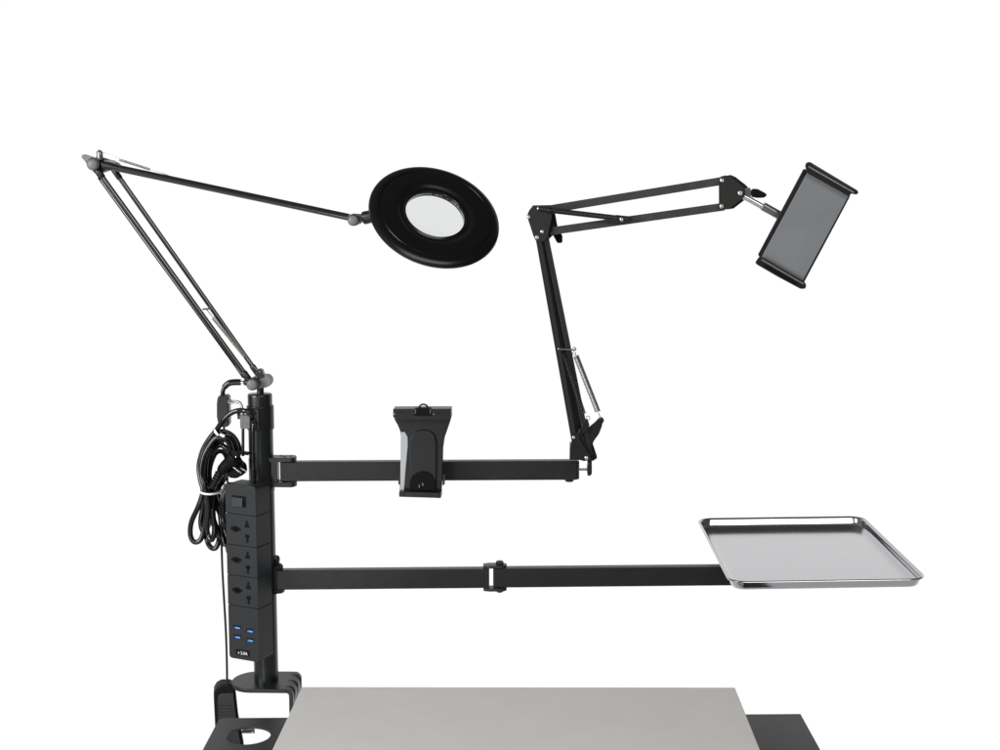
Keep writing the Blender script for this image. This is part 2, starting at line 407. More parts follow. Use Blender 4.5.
for i in range(5):
    px = 398+3.2*i
    MB().bar(P(px, 411, YC-0.0122), P(px, 413, YC-0.0122), 0.0013, 0.0012).build('grip_rib', 'blackmetal', tj)
for i in range(4):
    px = 436.5+3.2*i
    MB().bar(P(px, 411, YC-0.0122), P(px, 413, YC-0.0122), 0.0013, 0.0012).build('grip_rib', 'blackmetal', tj)
b = MB(); b.torus(P(423.5, 409.0, YC-0.004), (0, 1, 0.1), u(4.8), u(0.95)); b.build('spring_loop', 'blackmetal', clip)
b = MB(); b.poly([(399, 491.5), (441, 493), (441, 498.3), (399, 497)], YC-0.012, 0.026); b.build('lower_jaw', 'plastic', clip, bevel=0.001)
b = MB(); b.poly([(397.8, 476), (400.5, 475.5), (400.5, 484.5), (398.5, 485)], YC+0.001, 0.010); b.build('side_nub', 'plastic', clip, bevel=0.0006)
b = MB(); b.poly([(442.5, 475.5), (445, 476), (444.5, 485), (442.5, 485.5)], YC+0.001, 0.010); b.build('side_nub', 'plastic', clip, bevel=0.0006)

# ------------------------------------------------------------ magnifying lamp
YL = 1.9
lamp = root('magnifying_lamp', 'black ring magnifier lamp on a long two section arm atop the post', 'lamp', P(260, 394, YL))
MB().cyl(P(260.4, 396, YL), P(260.4, 386, YL), u(3.6)).build('socket_pin', 'blackmetal', lamp)
def knob(px, py, Ya, Yb, r, parent, name='joint_knob', m='knob'):
    a = P(px, py, Ya); L = Yb-Ya
    k = MB().lathe(a + V((0, 0.0015, 0)), (0, 1, 0), [(r*0.98, 0), (r, 0.003), (r, L)], n=36).build(name, 'blackmetal', parent)
    MB().lathe(a + V((-r*0.10, 0.002, -r*0.10)), (0, -1, 0), [(r*0.90, 0), (r*0.87, 0.0012), (r*0.66, 0.0026), (r*0.38, 0.0034), (0, 0.0037)], n=36).build('knob_cap', m, k, ang=60)
    return k
def capsule(x0, x1, y0, y1, r, n=10):
    d = math.atan2(y1-y0, x1-x0); out = []
    for i in range(n+1):
        a = d + math.pi/2 + math.pi*i/n; out.append((x0 + r*math.cos(a), y0 + r*math.sin(a)))
    for i in range(n+1):
        a = d - math.pi/2 + math.pi*i/n; out.append((x1 + r*math.cos(a), y1 + r*math.sin(a)))
    return out
b = MB(); b.poly(capsule(254, 265, 383.5, 381.3, 6.3), YL-0.006, 0.018); b.build('base_joint', 'knob', lamp, bevel=0.001)
knob(252.3, 384.5, YL-0.017, YL-0.002, u(6.4), lamp)
b = MB(); b.poly([(258, 369), (261.5, 370), (264, 377), (258, 379), (255, 374)], YL-0.008, 0.014); b.build('link_lug', 'blackmetal', lamp, bevel=0.0008)
bolt(P(259.8, 372, YL-0.008), 0.0016, lamp, 'springsteel')
# lower tubes
def tubeseg(a, bb, rpx, Ya, Yb=None, name='arm_tube', m='tube', ferrule=True, fr=1.25, parent=None):
    Yb = Yb if Yb is not None else Ya
    pa, pb_ = P(*a, Ya), P(*bb, Yb); r = u(rpx)
    o = MB().cyl(pa, pb_, r, n=32).build(name, m, parent or lamp)
    if ferrule:
        d = (pb_-pa).normalized()
        for q, s_ in ((pa, 1), (pb_, -1)):
            MB().lathe(q - d*s_*0.004, d*s_, [(r*fr*0.9, 0), (r*fr, 0.001), (r*fr, 0.014), (r*1.02, 0.0155)], n=28).build('ferrule', 'blackmetal', o)
    return o
tA = tubeseg((98.0, 171.5), (248.0, 378.5), 2.8, YL-0.008)
tB = tubeseg((115.5, 172.0), (256.5, 372.0), 2.5, YL+0.004)
MB().tube([P(98.0, 178, YL-0.010), P(152.2, 252.8, YL-0.010), P(184.5, 297, YL-0.010), P(231.6, 361.5, YL-0.010), P(243, 378, YL-0.008)], 0.0009, n=8, smooth=False).build('wire', 'matte', lamp)
MB().bar(P(202.5, 309.2, YL-0.006), P(212.5, 308.6, YL-0.002), u(1.6), 0.004).build('cross_link', 'springsteel', lamp)
MB().helix(P(213.0, 317.5, YL-0.001), P(245.0, 356.5, YL-0.001), u(1.9), 0.00042, 60).build('tension_spring', 'greyspring', lamp)
MB().tube([P(245.0, 356.5, YL-0.001), P(252, 365, YL-0.001), P(258, 371, YL-0.001)], 0.0006, n=8).build('spring_hook', 'springsteel', lamp)
MB().tube([P(213, 317.5, YL-0.001), P(209.5, 313, YL-0.001), P(206, 309, YL-0.003)], 0.0006, n=8).build('spring_hook', 'springsteel', lamp)
# elbow
knob(92.6, 163.9, YL-0.018, YL-0.002, u(6.4), lamp)
el = MB().poly([(92, 158), (99, 156.5), (108, 159.5), (116, 162.5), (120, 167), (118, 172), (110, 169.5), (100, 173), (94, 173), (90, 168)], YL-0.006, 0.016).build('elbow_bracket', 'blackmetal', lamp, bevel=0.001)
MB().poly([(104, 160), (113, 160.2), (117, 163.5), (113, 165.5), (104, 163.5)], YL-0.009, 0.008).build('elbow_tab', 'knob', lamp, bevel=0.0008)
MB().poly([(81, 157.3), (82, 154.8), (84.5, 154.2), (93, 157), (95, 161), (88, 167), (84.5, 161)], YL+0.003, 0.006).build('wing_lever', 'knob', lamp, bevel=0.001, segs=3)
MB().lathe(P(100.0, 160, YL-0.006), V((-0.02, 0, 1)), [(u(3.2), 0), (u(3.3), 0.006), (u(3.0), 0.011), (u(1.7), 0.0135), (0, 0.014)], n=24).build('stop_peg', 'springsteel', lamp)
for k in range(1):
    MB().bar(P(101.5, 163, YL-0.011), P(103, 168.5, YL-0.011), u(1.0), 0.002).build('washer_edge', 'chrome', lamp)
# upper tube to the head
YH = 1.868
tC = tubeseg((104, 165.2), (349, 217.3), 3.5, YL-0.010, YH, ferrule=False)
for q0, q1 in (((103, 165), (112.5, 167)), ):
    MB().cyl(P(*q0, YL-0.010), P(*q1, YL-0.0105), u(4.0)).build('ferrule', 'blackmetal', tC)
MB().tube([P(101.5, 152.2, YL-0.004), P(112, 155.2, YL-0.004), P(120, 159.5, YL-0.004)], 0.00030, n=6).build('spring_hook', 'greyspring', lamp)
MB().helix(P(119.5, 159.8, YL-0.004), P(150, 169.5, YL-0.005), u(1.1), 0.00040, 44).build('tension_spring', 'greyspring', lamp)
MB().tube([P(150, 169.5, YL-0.005), P(163, 173.4, YL-0.008), P(172, 177, YL-0.010)], 0.0006, n=6).build('spring_hook', 'springsteel', lamp)
knob(353.3, 220.0, YH-0.017, YH-0.002, u(5.9), lamp)
MB().poly([(348, 215.5), (353, 213.5), (361, 214), (363, 219), (361, 223), (356, 225.5), (351, 225.8), (348.5, 222)], YH-0.006, 0.014).build('head_joint', 'knob', lamp, bevel=0.0008)
# head
cH = P(434.6, 216.2, YH-0.005)
vd = (cH-CO).normalized()
upv = (V((0, 0, 1)) - vd*vd.z).normalized(); rt = vd.cross(upv)
th = math.radians(19.4); minor = rt*math.sin(th) + upv*math.cos(th); major = rt*math.cos(th) - upv*math.sin(th)
nH = (-vd*0.705 + minor*0.709).normalized()
MB().cyl(P(358, 219.5, YH), P(364, 218, YH), u(3.0)).build('neck_pin', 'chrome', lamp)
MB().lathe(P(362.5, 218.3, YH), P(376, 215.5, YH-0.002)-P(362.5, 218.3, YH), [(u(4.6), 0), (u(6.2), 0.001), (u(6.6), 0.004), (u(6.3), 0.012), (u(7), 0.02)], n=32).build('neck_socket', 'blackmetal', lamp, bevel=0.0005)
head = root('head', '', '', cH); del head['label'], head['category']
bpy.data.objects.remove(head)
Rr = 0.0921
prof = [(0.0415, -0.0065), (0.062, -0.0075), (0.078, -0.0075), (0.0870, -0.0062), (0.0908, -0.0038), (Rr, -0.0008), (0.0913, 0.0018), (0.0885, 0.0040), (0.0840, 0.0056), (0.0800, 0.0060),
        (0.0790, 0.0059), (0.0785, 0.0052), (0.0779, 0.0060), (0.0740, 0.0064), (0.0640, 0.0066), (0.0560, 0.0066), (0.0535, 0.0062), (0.0505, 0.0044), (0.0480, 0.0036), (0.0455, 0.0036), (0.0440, 0.0046),
        (0.0428, 0.0052), (0.0418, 0.0050), (0.0412, 0.0038)]
hd = MB().lathe(cH, nH, prof, n=128, ring=True).build('ring_housing', 'ring', lamp, ang=28)
lp = []
for i in range(9): lp.append((0.0413*i/8, 0.0030 - 0.0022*(i/8)**2))
lp2 = [(r, -h) for r, h in reversed(lp)]
MB().lathe(cH, nH, lp+lp2, n=96, caps=False).build('magnifier_lens', 'glass', lamp, ang=40)
MB().lathe(cH, nH, [(0.050, -0.0064), (0.050, -0.0088), (0.076, -0.0088), (0.076, -0.0064)], n=96, ring=True).build('light_diffuser', 'diff', lamp)
bolt(P(381.5, 209.7, YH-0.012), 0.0007, hd, 'blackmetal', axis=nH)
# lamp lead with in-line dimmer
MB().cyl(P(240.5, 382.2, YL-0.008), P(247, 382.4, YL-0.008), u(1.5)).build('jack', 'chrome', lamp)
MB().lathe(P(247.5, 382.5, YL-0.008), P(243.5, 382.3, YL-0.008)-P(247.5, 382.5, YL-0.008), [(u(4), 0), (u(3.2), 0.003), (u(2.2), 0.0055)], n=20).build('jack_socket', 'blackmetal', lamp)
lead = MB().tube([P(240.8, 382.2, YL-0.008), P(235, 382.2, YL-0.008), P(229.5, 383, YL-0.008), P(225.5, 386, YL-0.008), P(223.3, 390, YL-0.008), P(222.5, 396, YL-0.008)], [u(3.3)]*4+[u(3.1)]*2+[u(2.3)]*3, n=16).build('lead', 'rubber', lamp)
dim = MB().poly([(217.3, 397.5), (219.5, 395.3), (226.5, 395.3), (228.3, 397), (228.8, 424), (227.5, 427), (221, 427.3), (218, 424), (216.6, 417), (216.5, 404)], YL-0.018, 0.017).build('dimmer', 'plastic', lead, bevel=0.0035, segs=4)
MB().tube([P(224, 426.5, YL-0.010), P(224, 433, YL-0.010), P(223, 445, YL-0.004), P(227, 470, YL+0.006), P(228, 500, YL), P(230, 530, YL), P(227, 546, YL+0.004), P(231, 551, YL), P(234, 540, YL+0.006), P(232, 505, YL+0.01), P(233, 487, YL+0.012)], u(1.1), n=10).build('cord', 'rubber', lead)

# ------------------------------------------------------------ boom arm with tablet holder
YB = 1.9
boom = root('boom_arm', 'folding scissor boom arm of black bars with springs, holding a grey tablet holder', 'boom arm', P(580, 460, YB))
def pbar(a, bb, wpx, Yc=YB, t=0.008, m='bar', name='arm_bar', parent=None, bevel=0.0005):
    return MB().bar(P(*a, Yc), P(*bb, Yc), u(wpx), t).build(name, m, parent or boom, bevel=bevel)
# lower section
pbar((574.3, 441), (537.6, 234), 5.6, YB-0.008, m='plate')
pbar((571.9, 441), (535.2, 234), 0.9, YB-0.0125, t=0.001, name='bar_edge')
pbar((590.0, 455), (545.0, 232), 5.4, YB-0.002, m='plate')
pbar((588.2, 455), (543.2, 232), 0.9, YB-0.0065, t=0.001, name='bar_edge')
pbar((582.0, 448), (542.0, 234), 9.0, YB+0.010, m='blackmetal')
pbar((558.5, 349), (575, 350), 1.6, YB-0.0125, t=0.003, m='springsteel', name='spring_pin')
bolt(P(558.5, 349, YB-0.0135), 0.0014, boom); 
MB().sphere(P(574.4, 349, YB-0.006), u(2.1)).build('spring_post', 'zinc', boom)
MB().torus(P(574.2, 353.5, YB-0.006), (0.3, 1, 0.2), u(1.6), u(0.5)).build('spring_eye', 'zinc', boom)
s1, s2 = P(576.0, 356, YB-0.006), P(597.8, 411.5, YB-0.006)
MB().helix(s1, s2, u(2.4), 0.00092, 40, per=14).build('tension_spring', 'springsteel', boom)
MB().tube([P(575, 353, YB-0.006), s1], 0.0007, smooth=False).build('spring_hook', 'zinc', boom)
MB().tube([s2, P(599.3, 415, YB-0.006), P(600.8, 419, YB-0.005)], 0.0007).build('spring_hook', 'zinc', boom)
MB().helix(P(563.5, 353, YB-0.011), P(583.5, 414, YB-0.011), u(2.5), 0.00062, 38, per=14).build('tension_spring', 'blackmetal', boom)
MB().torus(P(588.0, 418, YB-0.008), (0.2, 1, 0), u(1.9), u(0.4)).build('spring_eye', 'springsteel', boom)
MB().poly([(581, 428), (585, 419), (588, 420), (589.5, 425), (588, 431), (583, 434)], YB-0.010, 0.004).build('spring_anchor', 'blackmetal', boom, bevel=0.0005)
MB().poly([(588.5, 427.5), (594, 423), (599.5, 417.5), (602, 417.2), (603.8, 419), (604, 421.5), (602.5, 423.7), (601.8, 427), (599, 434), (594, 441), (592, 446), (587, 444)], YB-0.005, 0.003).build('spring_lever', 'blackmetal', boom, bevel=0.0005)
MB().torus(P(602, 420.2, YB-0.006), (0, 1, 0), u(1.5), u(0.55)).build('lever_hook', 'blackmetal', boom)
bp = MB().poly([(571.5, 441), (572, 434.5), (575.5, 432.5), (579, 434), (581, 441), (586, 449), (590.5, 457), (589, 460.5), (584, 461.2), (577, 459.5), (570, 459.5), (570, 449)], YB-0.014, 0.0022).build('base_plate', 'blackmetal', boom, bevel=0.0005)
MB().poly([(579.5, 441), (584, 430), (589, 430), (593, 444), (597, 456), (597, 458.5), (593, 461), (588, 460.5), (583, 452)], YB+0.010, 0.0022).build('base_plate', 'blackmetal', boom, bevel=0.0005)
MB().poly([(577, 436), (580, 428), (584, 437), (586, 446), (590, 456), (585, 457), (580, 448)], YB-0.010, 0.018).build('base_block', 'plastic', boom, bevel=0.0008)
MB().poly([(570, 444), (578.5, 444), (579.5, 460.2), (569.6, 460.2)], YB-0.009, 0.018).build('base_socket', 'blackmetal', boom, bevel=0.0008)
bolt(P(573.7, 437.3, YB-0.0142), u(1.9), boom); bolt(P(586.5, 457.8, YB-0.0142), u(2.3), boom)
MB().cyl(P(578.8, 469.4, YB), P(589, 469.4, YB), u(1.2)).build('thumb_screw', 'springsteel', boom)
MB().poly([(588.0, 463), (590.8, 462.8), (592, 464.5), (592, 474), (590.5, 476), (587.6, 476), (587.2, 472), (587.2, 466)], YB-0.007, 0.014).build('screw_knob', 'plastic', boom, bevel=0.0012, segs=3)
pbar((589.5, 458), (589.7, 464), 4.5, YB, t=0.006, m='blackmetal', name='knob_stem')
# elbow
MB().poly([(526.8, 216), (529, 210.5), (533, 205.3), (550.5, 205), (552.3, 208), (552.2, 214), (547.8, 236.5), (544.3, 241), (539, 242.3), (535.3, 240), (533, 235), (529.8, 225)], YB-0.0145, 0.0022).build('elbow_plate', 'plate', boom, bevel=0.0005)
MB().poly([(533, 206), (553, 208), (555.5, 215), (557.5, 226), (554.5, 234), (548, 240), (540, 242), (536, 238)], YB+0.011, 0.0022).build('elbow_plate', 'blackmetal', boom, bevel=0.0005)
MB().poly([(536, 210), (551, 210), (552.5, 230), (547, 238), (540, 239)], YB-0.010, 0.019).build('elbow_block', 'matte', boom, bevel=0.0005)
MB().poly([(553, 221.5), (555.5, 221), (558.5, 228), (562.5, 236), (562.6, 242), (561, 243.2), (557.2, 243), (554.2, 237.5), (551, 232)], YB+0.012, 0.007).build('wing_knob', 'matte', boom, bevel=0.0012)
for q in ((538.9, 208.7), (528.6, 216.8), (542.2, 231.6), (537.2, 237.3)):
    bolt(P(*q, YB-0.0147), u(2.3), boom)
# upper section
pbar((546, 209.9), (724, 180.6), 8.0, YB-0.002)
pbar((550, 231.3), (724, 206.6), 7.8, YB-0.002)
tC2 = MB().cyl(P(538.5, 208.8, YB-0.017), P(628, 219.3, YB-0.017), u(1.9)).build('spring_rod', 'blackmetal', boom)
MB().helix(P(548, 210.1, YB-0.017), P(618, 218.2, YB-0.017), u(2.3), 0.00085, 58, per=14).build('tension_spring', 'blackmetal', boom)
MB().poly([(616, 214.8), (624, 215.7), (631.5, 216.3), (633, 219), (631, 221.6), (620, 222.4), (616, 221.5)], YB-0.0195, 0.004).build('rod_end', 'blackmetal', boom, bevel=0.0006)
bolt(P(621.6, 219.3, YB-0.020), u(2.3), boom); bolt(P(634.8, 221.8, YB-0.005), u(1.1), boom, 'blackmetal')
# end bracket
front = [(718.9, 185), (718.9, 180), (721, 176.3), (726, 175.2), (731, 177.3), (741.5, 185.5), (745.5, 190), (745, 196), (740, 200.5), (729, 209), (722.5, 210), (719, 207)]
MB().poly(front, YB-0.0095, 0.002).build('end_plate', 'plate', boom, bevel=0.0004)
MB().poly([(x+4.6, y-0.4) for x, y in front], YB+0.010, 0.002).build('end_plate', 'blackmetal', boom, bevel=0.0004)
MB().poly([(725, 177), (730, 176.5), (745, 187), (745, 197), (731, 208.5), (725, 208)], YB-0.0075, 0.0175).build('end_spacer', 'blackmetal', boom)
for q, r in (((722.2, 180.2), 2.6), ((721.7, 206), 2.6), ((740.4, 193), 3.0)):
    bolt(P(*q, YB-0.0097), u(r), boom)
MB().poly([(743, 189), (750, 187.5), (751.5, 191), (750.5, 198), (745, 199)], YB-0.006, 0.012).build('swivel_block', 'springsteel', boom, bevel=0.0007)
MB().poly([(751, 191), (753.5, 188.5), (758, 189), (766, 193.2), (767.3, 195.5), (764, 197.8), (758, 198), (752, 197)], YB-0.006, 0.008).build('wing_knob', 'matte', boom, bevel=0.0015, segs=3)
YT = 1.866
MB().cyl(P(742, 195.5, YB-0.004), P(790, 222, YT+0.024), u(2.9)).build('chrome_rod', 'rodsteel', boom)
MB().cyl(P(763, 206.2, YB-0.014), P(790, 221.2, YT+0.022), u(4.3)).build('rod_sleeve', 'springsteel', boom)
# holder
hold = MB().poly([(803.4, 168.8), (808, 170), (850.2, 194.5), (849.6, 197.4), (804, 282.6), (760.6, 259), (757.8, 254.6)], YT+0.001, 0.010, dx=0.002).build('tablet_holder', 'blackmetal', boom, bevel=0.001)
MB().poly([(807.6, 172.2), (848.6, 196.2), (802.8, 280.8), (761.8, 257)], YT-0.0015, 0.003).build('face_panel', 'panel', hold, bevel=0.0006, label='smooth grey face panel')
MB().poly([(805.0, 165.2), (806.5, 162.4), (810, 161.8), (857.5, 190.3), (858.6, 192.6), (857, 194.6), (854, 194.2), (851.2, 193.4), (849.5, 196.6), (806.2, 172.4)], YT-0.010, 0.022, dx=0.0045).build('grip_jaw', 'plastic', hold, bevel=0.0012, segs=3)
MB().bar(P(808.5, 166.6, YT-0.0104), P(853.5, 192.4, YT-0.0104), u(1.5), 0.0018).build('jaw_lip_highlight', 'knob', hold)  # upper lip in paler grey, painting in the highlight along the jaw
MB().poly([(758.6, 257.2), (761.5, 256.6), (804.2, 281.6), (806.4, 285.8), (805.3, 288.8), (800.5, 289), (778, 277), (757, 264.8), (755, 262.4)], YT-0.010, 0.022, dx=0.0045).build('grip_jaw', 'plastic', hold, bevel=0.0012, segs=3)
MB().bar(P(761.5, 259.6, YT-0.0104), P(803.5, 284.0, YT-0.0104), u(1.3), 0.0018).build('jaw_lip_highlight', 'knob', hold)  # lower lip, its highlight likewise put in as paler grey
MB().bar(P(765, 265.6, YT-0.0104), P(797, 284.0, YT-0.0104), u(2.2), 0.0016).build('jaw_groove', 'matte', hold)
MB().bar(P(812, 164.9, YT-0.0104), P(853, 188.8, YT-0.0104), u(1.0), 0.0016).build('jaw_ridge', 'bar', hold)
MB().lathe(P(806, 226.5, YT+0.011), (0, 1, 0), [(0.017, 0), (0.017, 0.006), (0.012, 0.012), (0.007, 0.016)], n=32).build('ball_mount', 'plastic', hold)

# ------------------------------------------------------------ power strip
YS = 1.842
s_yaw = math.radians(23.5)
cor = P(256.0, 516, YS)                     # front right vertical edge
fd = V((-math.cos(s_yaw), math.sin(s_yaw), 0))      # along the front face, to the left
sd = V((math.sin(s_yaw), math.cos(s_yaw), 0))       # along the side face, to the back
fn = -sd                                            # outward normal of the front face
zT = P(256, 486.5, YS).z; zB = P(256, 663, YS).z
W = 0.0520; D = 0.0345
def sp(a, z, o=0.0):       # a along the front face from the corner (0..W), height z, o outward
    return V((cor.x, cor.y, z)) + fd*a + fn*o
strip = root('power_strip', 'upright charcoal power strip with three sockets and four blue ports strapped to the post', 'power strip', sp(W/2, zB) + sd*D/2)
# segment seams (heights on the corner edge)
seams = [P(256.6, y, YS).z for y in (516.5, 548.0, 578.7, 609.2)]
def fpoly(pts, o, t, name, m, parent, bevel=0.0):
    return MB().prism([sp(a, z, o) for a, z in pts], -fn*t).build(name, m, parent, bevel=bevel)
def rounded(a0, a1, z0, z1, r, corners=(1, 1, 1, 1), n=5):
    pts = []
    for (cx_, cz_, a_, on) in ((a0, z0, 180, corners[0]), (a1, z0, 270, corners[1]), (a1, z1, 0, corners[2]), (a0, z1, 90, corners[3])):
        sx = 1 if cx_ == a0 else -1; sz = 1 if cz_ == z0 else -1
        if not on: pts.append((cx_, cz_)); continue
        for i in range(n+1):
            t = math.radians(a_ + 90*i/n); pts.append((cx_ + sx*r + r*math.cos(t), cz_ + sz*r + r*math.sin(t)))
    return pts
zs = [zT] + seams + [zB]
for i in range(5):
    top, bot = zs[i], zs[i+1]
    gap = 0.0004
    cn = (0, 0, 1, 1) if i == 0 else ((1, 1, 0, 0) if i == 4 else (0, 0, 0, 0))
    pts = rounded(0, W, bot+gap, top-gap, 0.005, cn)
    MB().prism([sp(a, z) for a, z in pts], sd*D).build('housing_section', 'strip', strip, bevel=0.0006, segs=2)
MB().box(sp(W/2, (zT+zB)/2) + sd*D/2, fd*(W/2-0.0012), sd*(D/2-0.0012), V((0, 0, (zT-zB)/2-0.004))).build('core', 'matte', strip)
# back saddle to the post
MB().box(sp(W/2-0.004, (zT+zB)/2) + sd*(D+0.003), fd*0.012, sd*0.004, V((0, 0, (zT-zB)/2-0.02))).build('mounting_saddle', 'plastic', strip)
# rocker switch
zc = (P(256, 503.5, YS).z)
fr_ = fpoly([(0.0160, zc-0.0075), (0.0400, zc-0.0075), (0.0400, zc+0.0085), (0.0160, zc+0.0085)], 0.0003, 0.002, 'rocker_switch', 'matte', strip)
MB().prism([sp(0.0205, zc-0.0070, 0.0003), sp(0.0205, zc+0.0060, 0.0003), sp(0.0205, zc+0.0060, 0.0020), sp(0.0205, zc-0.0070, 0.0038)], fd*0.0185).build('rocker', 'strip', fr_, bevel=0.0004)
# sockets
for i in range(3):
    z0 = (zs[i+1] + zs[i+2])/2
    so = root('socket_cell', '', '', sp(W/2, z0)); del so['label'], so['category']; 
    p_ = worldpos(strip); so.parent = strip; so.location = so.location - p_; del so['_w']
    def slot(a0, a1, dz0, dz1, r=0.0007):
        fpoly(rounded(a0, a1, z0+dz0, z0+dz1, r), 0.0002, 0.0016, 'slot', 'matte', so)
    slot(0.0265, 0.0440, -0.0010, 0.0034); slot(0.0305, 0.0400, -0.0032, 0.0052)
    slot(0.0120, 0.0194, 0.0068, 0.0100); slot(0.0138, 0.0176, 0.0090, 0.0152); slot(0.0112, 0.0202, 0.0050, 0.0072)
    slot(0.0120, 0.0194, -0.0100, -0.0062); slot(0.0138, 0.0176, -0.0170, -0.0095); slot(0.0120, 0.0190, -0.0078, -0.0048)
# usb ports
for (a, py) in ((0.0370, 628.0), (0.0370, 637.5), (0.0150, 631.0), (0.0150, 640.4)):
    z0 = PZ(0, 0, 0).z if False else P(256.6, py + (2.6 if a > 0.02 else 1.0), YS).z
    pt = fpoly(rounded(a-0.0062, a+0.0062, z0-0.0026, z0+0.0026, 0.0004), 0.0002, 0.0012, 'usb_port', 'matte', strip)
    fpoly(rounded(a-0.0056, a+0.0040, z0-0.0021, z0+0.0006, 0.0003), 0.0009, 0.0008, 'port_tongue', 'blue', pt)
    fpoly(rounded(a-0.0050, a+0.0012, z0-0.0012, z0-0.0003, 0.0002), 0.0012, 0.0004, 'port_contacts', 'silver', pt)
# printed rating
def text(body, size, a_left, z, parent):
    cu = bpy.data.curves.new('rating_print', 'FONT'); cu.body = body; cu.size = size; cu.extrude = 0.00012; cu.offset = 0.00012
    to = bpy.data.objects.new('rating_print', cu); C.objects.link(to)
    dg = bpy.context.evaluated_depsgraph_get()
    me = bpy.data.meshes.new_from_object(to.evaluated_get(dg)); bpy.data.objects.remove(to)
    me.name = 'rating_print'; me.materials.clear(); me.materials.append(M['ink'])
    o = bpy.data.objects.new('rating_print', me); C.objects.link(o)
    R = Matrix((-fd, V((0, 0, 1)), fn)).transposed().to_4x4()
    o.parent = parent
    o.matrix_local = Matrix.Translation(sp(a_left, z, 0.0007) - worldpos(parent)) @ R
    return o
z0 = P(256.6, 655.6, YS).z
pl = fpoly(rounded(0.0165, 0.0400, z0-0.0042, z0+0.0042, 0.0008), 0.0003, 0.001, 'rating_label', 'matte', strip)
text('v 2.0A', 0.0064, 0.0362, z0-0.0023, pl)
# lead leaving the top with a ribbed strain relief, up to the collar clip
pt0 = P(253.6, 481, 1.866); pt0.z = zT
pr = P(253.2, 470, 1.872)
rel = MB()
for i in range(6):
    zz = pt0.z - 0.001 + i*0.0034
    rel.lathe((pt0.x, pt0.y, zz), (0, 0, 1), [(0.0036, 0), (0.0046, 0.0004), (0.0045, 0.0022), (0.0036, 0.0026), (0.0036, 0.0036)], n=20)
rel.build('strain_relief', 'rubber', strip)
def Q(px, py, Y): return P(px, py, Y)
MB().tube([(pt0.x, pt0.y, pt0.z+0.012), (pt0.x, pt0.y, pt0.z+0.03), P(253.3, 448, 1.867), P(253.2, 428, 1.868), P(253.4, 421, 1.872)], u(2.0), n=14).build('lead', 'rubber', strip)
top_l = [Q(252.5, 416.5, 1.873), Q(249.5, 412.8, 1.871), Q(245.0, 410.9, 1.871), Q(238, 410.6, 1.876), Q(230, 413.8, 1.878), Q(223, 420.5, 1.88), Q(216.5, 430, 1.884)]

# the long flat lead hung in a tied coil: one continuous tube
loops = []
def L_(pts): loops.extend(pts)
L_([(210, 438, 1.886), (203, 450, 1.888), (199, 466, 1.888), (200.5, 480, 1.884), (203, 491, 1.880), (198.5, 506, 1.880), (191.5, 522, 1.884), (190.5, 535, 1.886), (194.5, 542, 1.886), (201, 539, 1.886),
    (205, 524, 1.888), (207, 506, 1.888), (206.5, 491, 1.890), (205, 474, 1.892), (207.5, 455, 1.892), (215, 441, 1.890), (224, 434.5, 1.888), (232, 438.5, 1.890), (236.3, 449, 1.896), (234, 462, 1.905), (225, 478, 1.905), (217.5, 491, 1.896),
    (219.5, 508, 1.892), (221, 528, 1.892), (217.5, 545, 1.890), (213, 548.5, 1.890), (208, 543, 1.890), (205.5, 528, 1.896), (207.5, 508, 1.900), (209.5, 491, 1.902), (207, 470, 1.903), (210.5, 455, 1.902), (219, 445.5, 1.896),
    (227, 449, 1.892), (230, 459, 1.892), (224, 474, 1.890), (215.5, 491, 1.886), (213, 510, 1.882), (214.5, 530, 1.880), (211.5, 540, 1.882), (207, 530, 1.886), (208.5, 508, 1.878), (206, 491, 1.872), (201.5, 474, 1.876), (204.5, 455, 1.878),
    (214, 439.5, 1.878), (222, 437.5, 1.878), (228.5, 442.5, 1.880), (231, 452, 1.884), (226, 466, 1.880), (219, 478, 1.878), (212.5, 487, 1.876)])
path = top_l + [P(a, b_, y) for a, b_, y in loops]
cord = MB().tube(path, u(2.7), n=14, sub=7).build('power_cord', 'rubber', strip)
for q in ([(214, 488, 1.900), (222, 470, 1.905), (233, 456, 1.906), (232.5, 444, 1.902), (224, 440, 1.898), (213, 444, 1.896), (206.5, 458, 1.896), (203, 474, 1.898), (206, 490, 1.896), (203, 506, 1.894), (200.5, 522, 1.894), (203.5, 532, 1.894), (208.5, 525, 1.894), (210.5, 506, 1.896), (212, 488, 1.898)],
          [(216.5, 490, 1.888), (226, 474, 1.894), (236, 460, 1.900), (239.5, 449, 1.902), (234, 437, 1.900), (224, 431.5, 1.896), (213, 434.5, 1.894), (205.5, 446, 1.892), (201.5, 462, 1.892), (203, 478, 1.890), (209.5, 492, 1.884), (212, 512, 1.884), (217.5, 530, 1.886), (221.5, 537, 1.888), (224, 527, 1.890), (221.5, 508, 1.890), (216.5, 490, 1.888)],
          [(211, 489, 1.908), (221, 473, 1.912), (227, 461, 1.914), (223, 452, 1.912), (216, 453, 1.908), (211, 464, 1.906), (209.5, 476, 1.904), (212, 489, 1.902), (216.5, 506, 1.900), (223, 522, 1.900), (226, 540, 1.900), (222.5, 544, 1.900), (216, 532, 1.902), (210.5, 512, 1.904), (211, 489, 1.908)]):
    MB().tube([P(*p) for p in q], u(2.5), n=12, sub=7).build('cord_loop', 'rubber', cord)
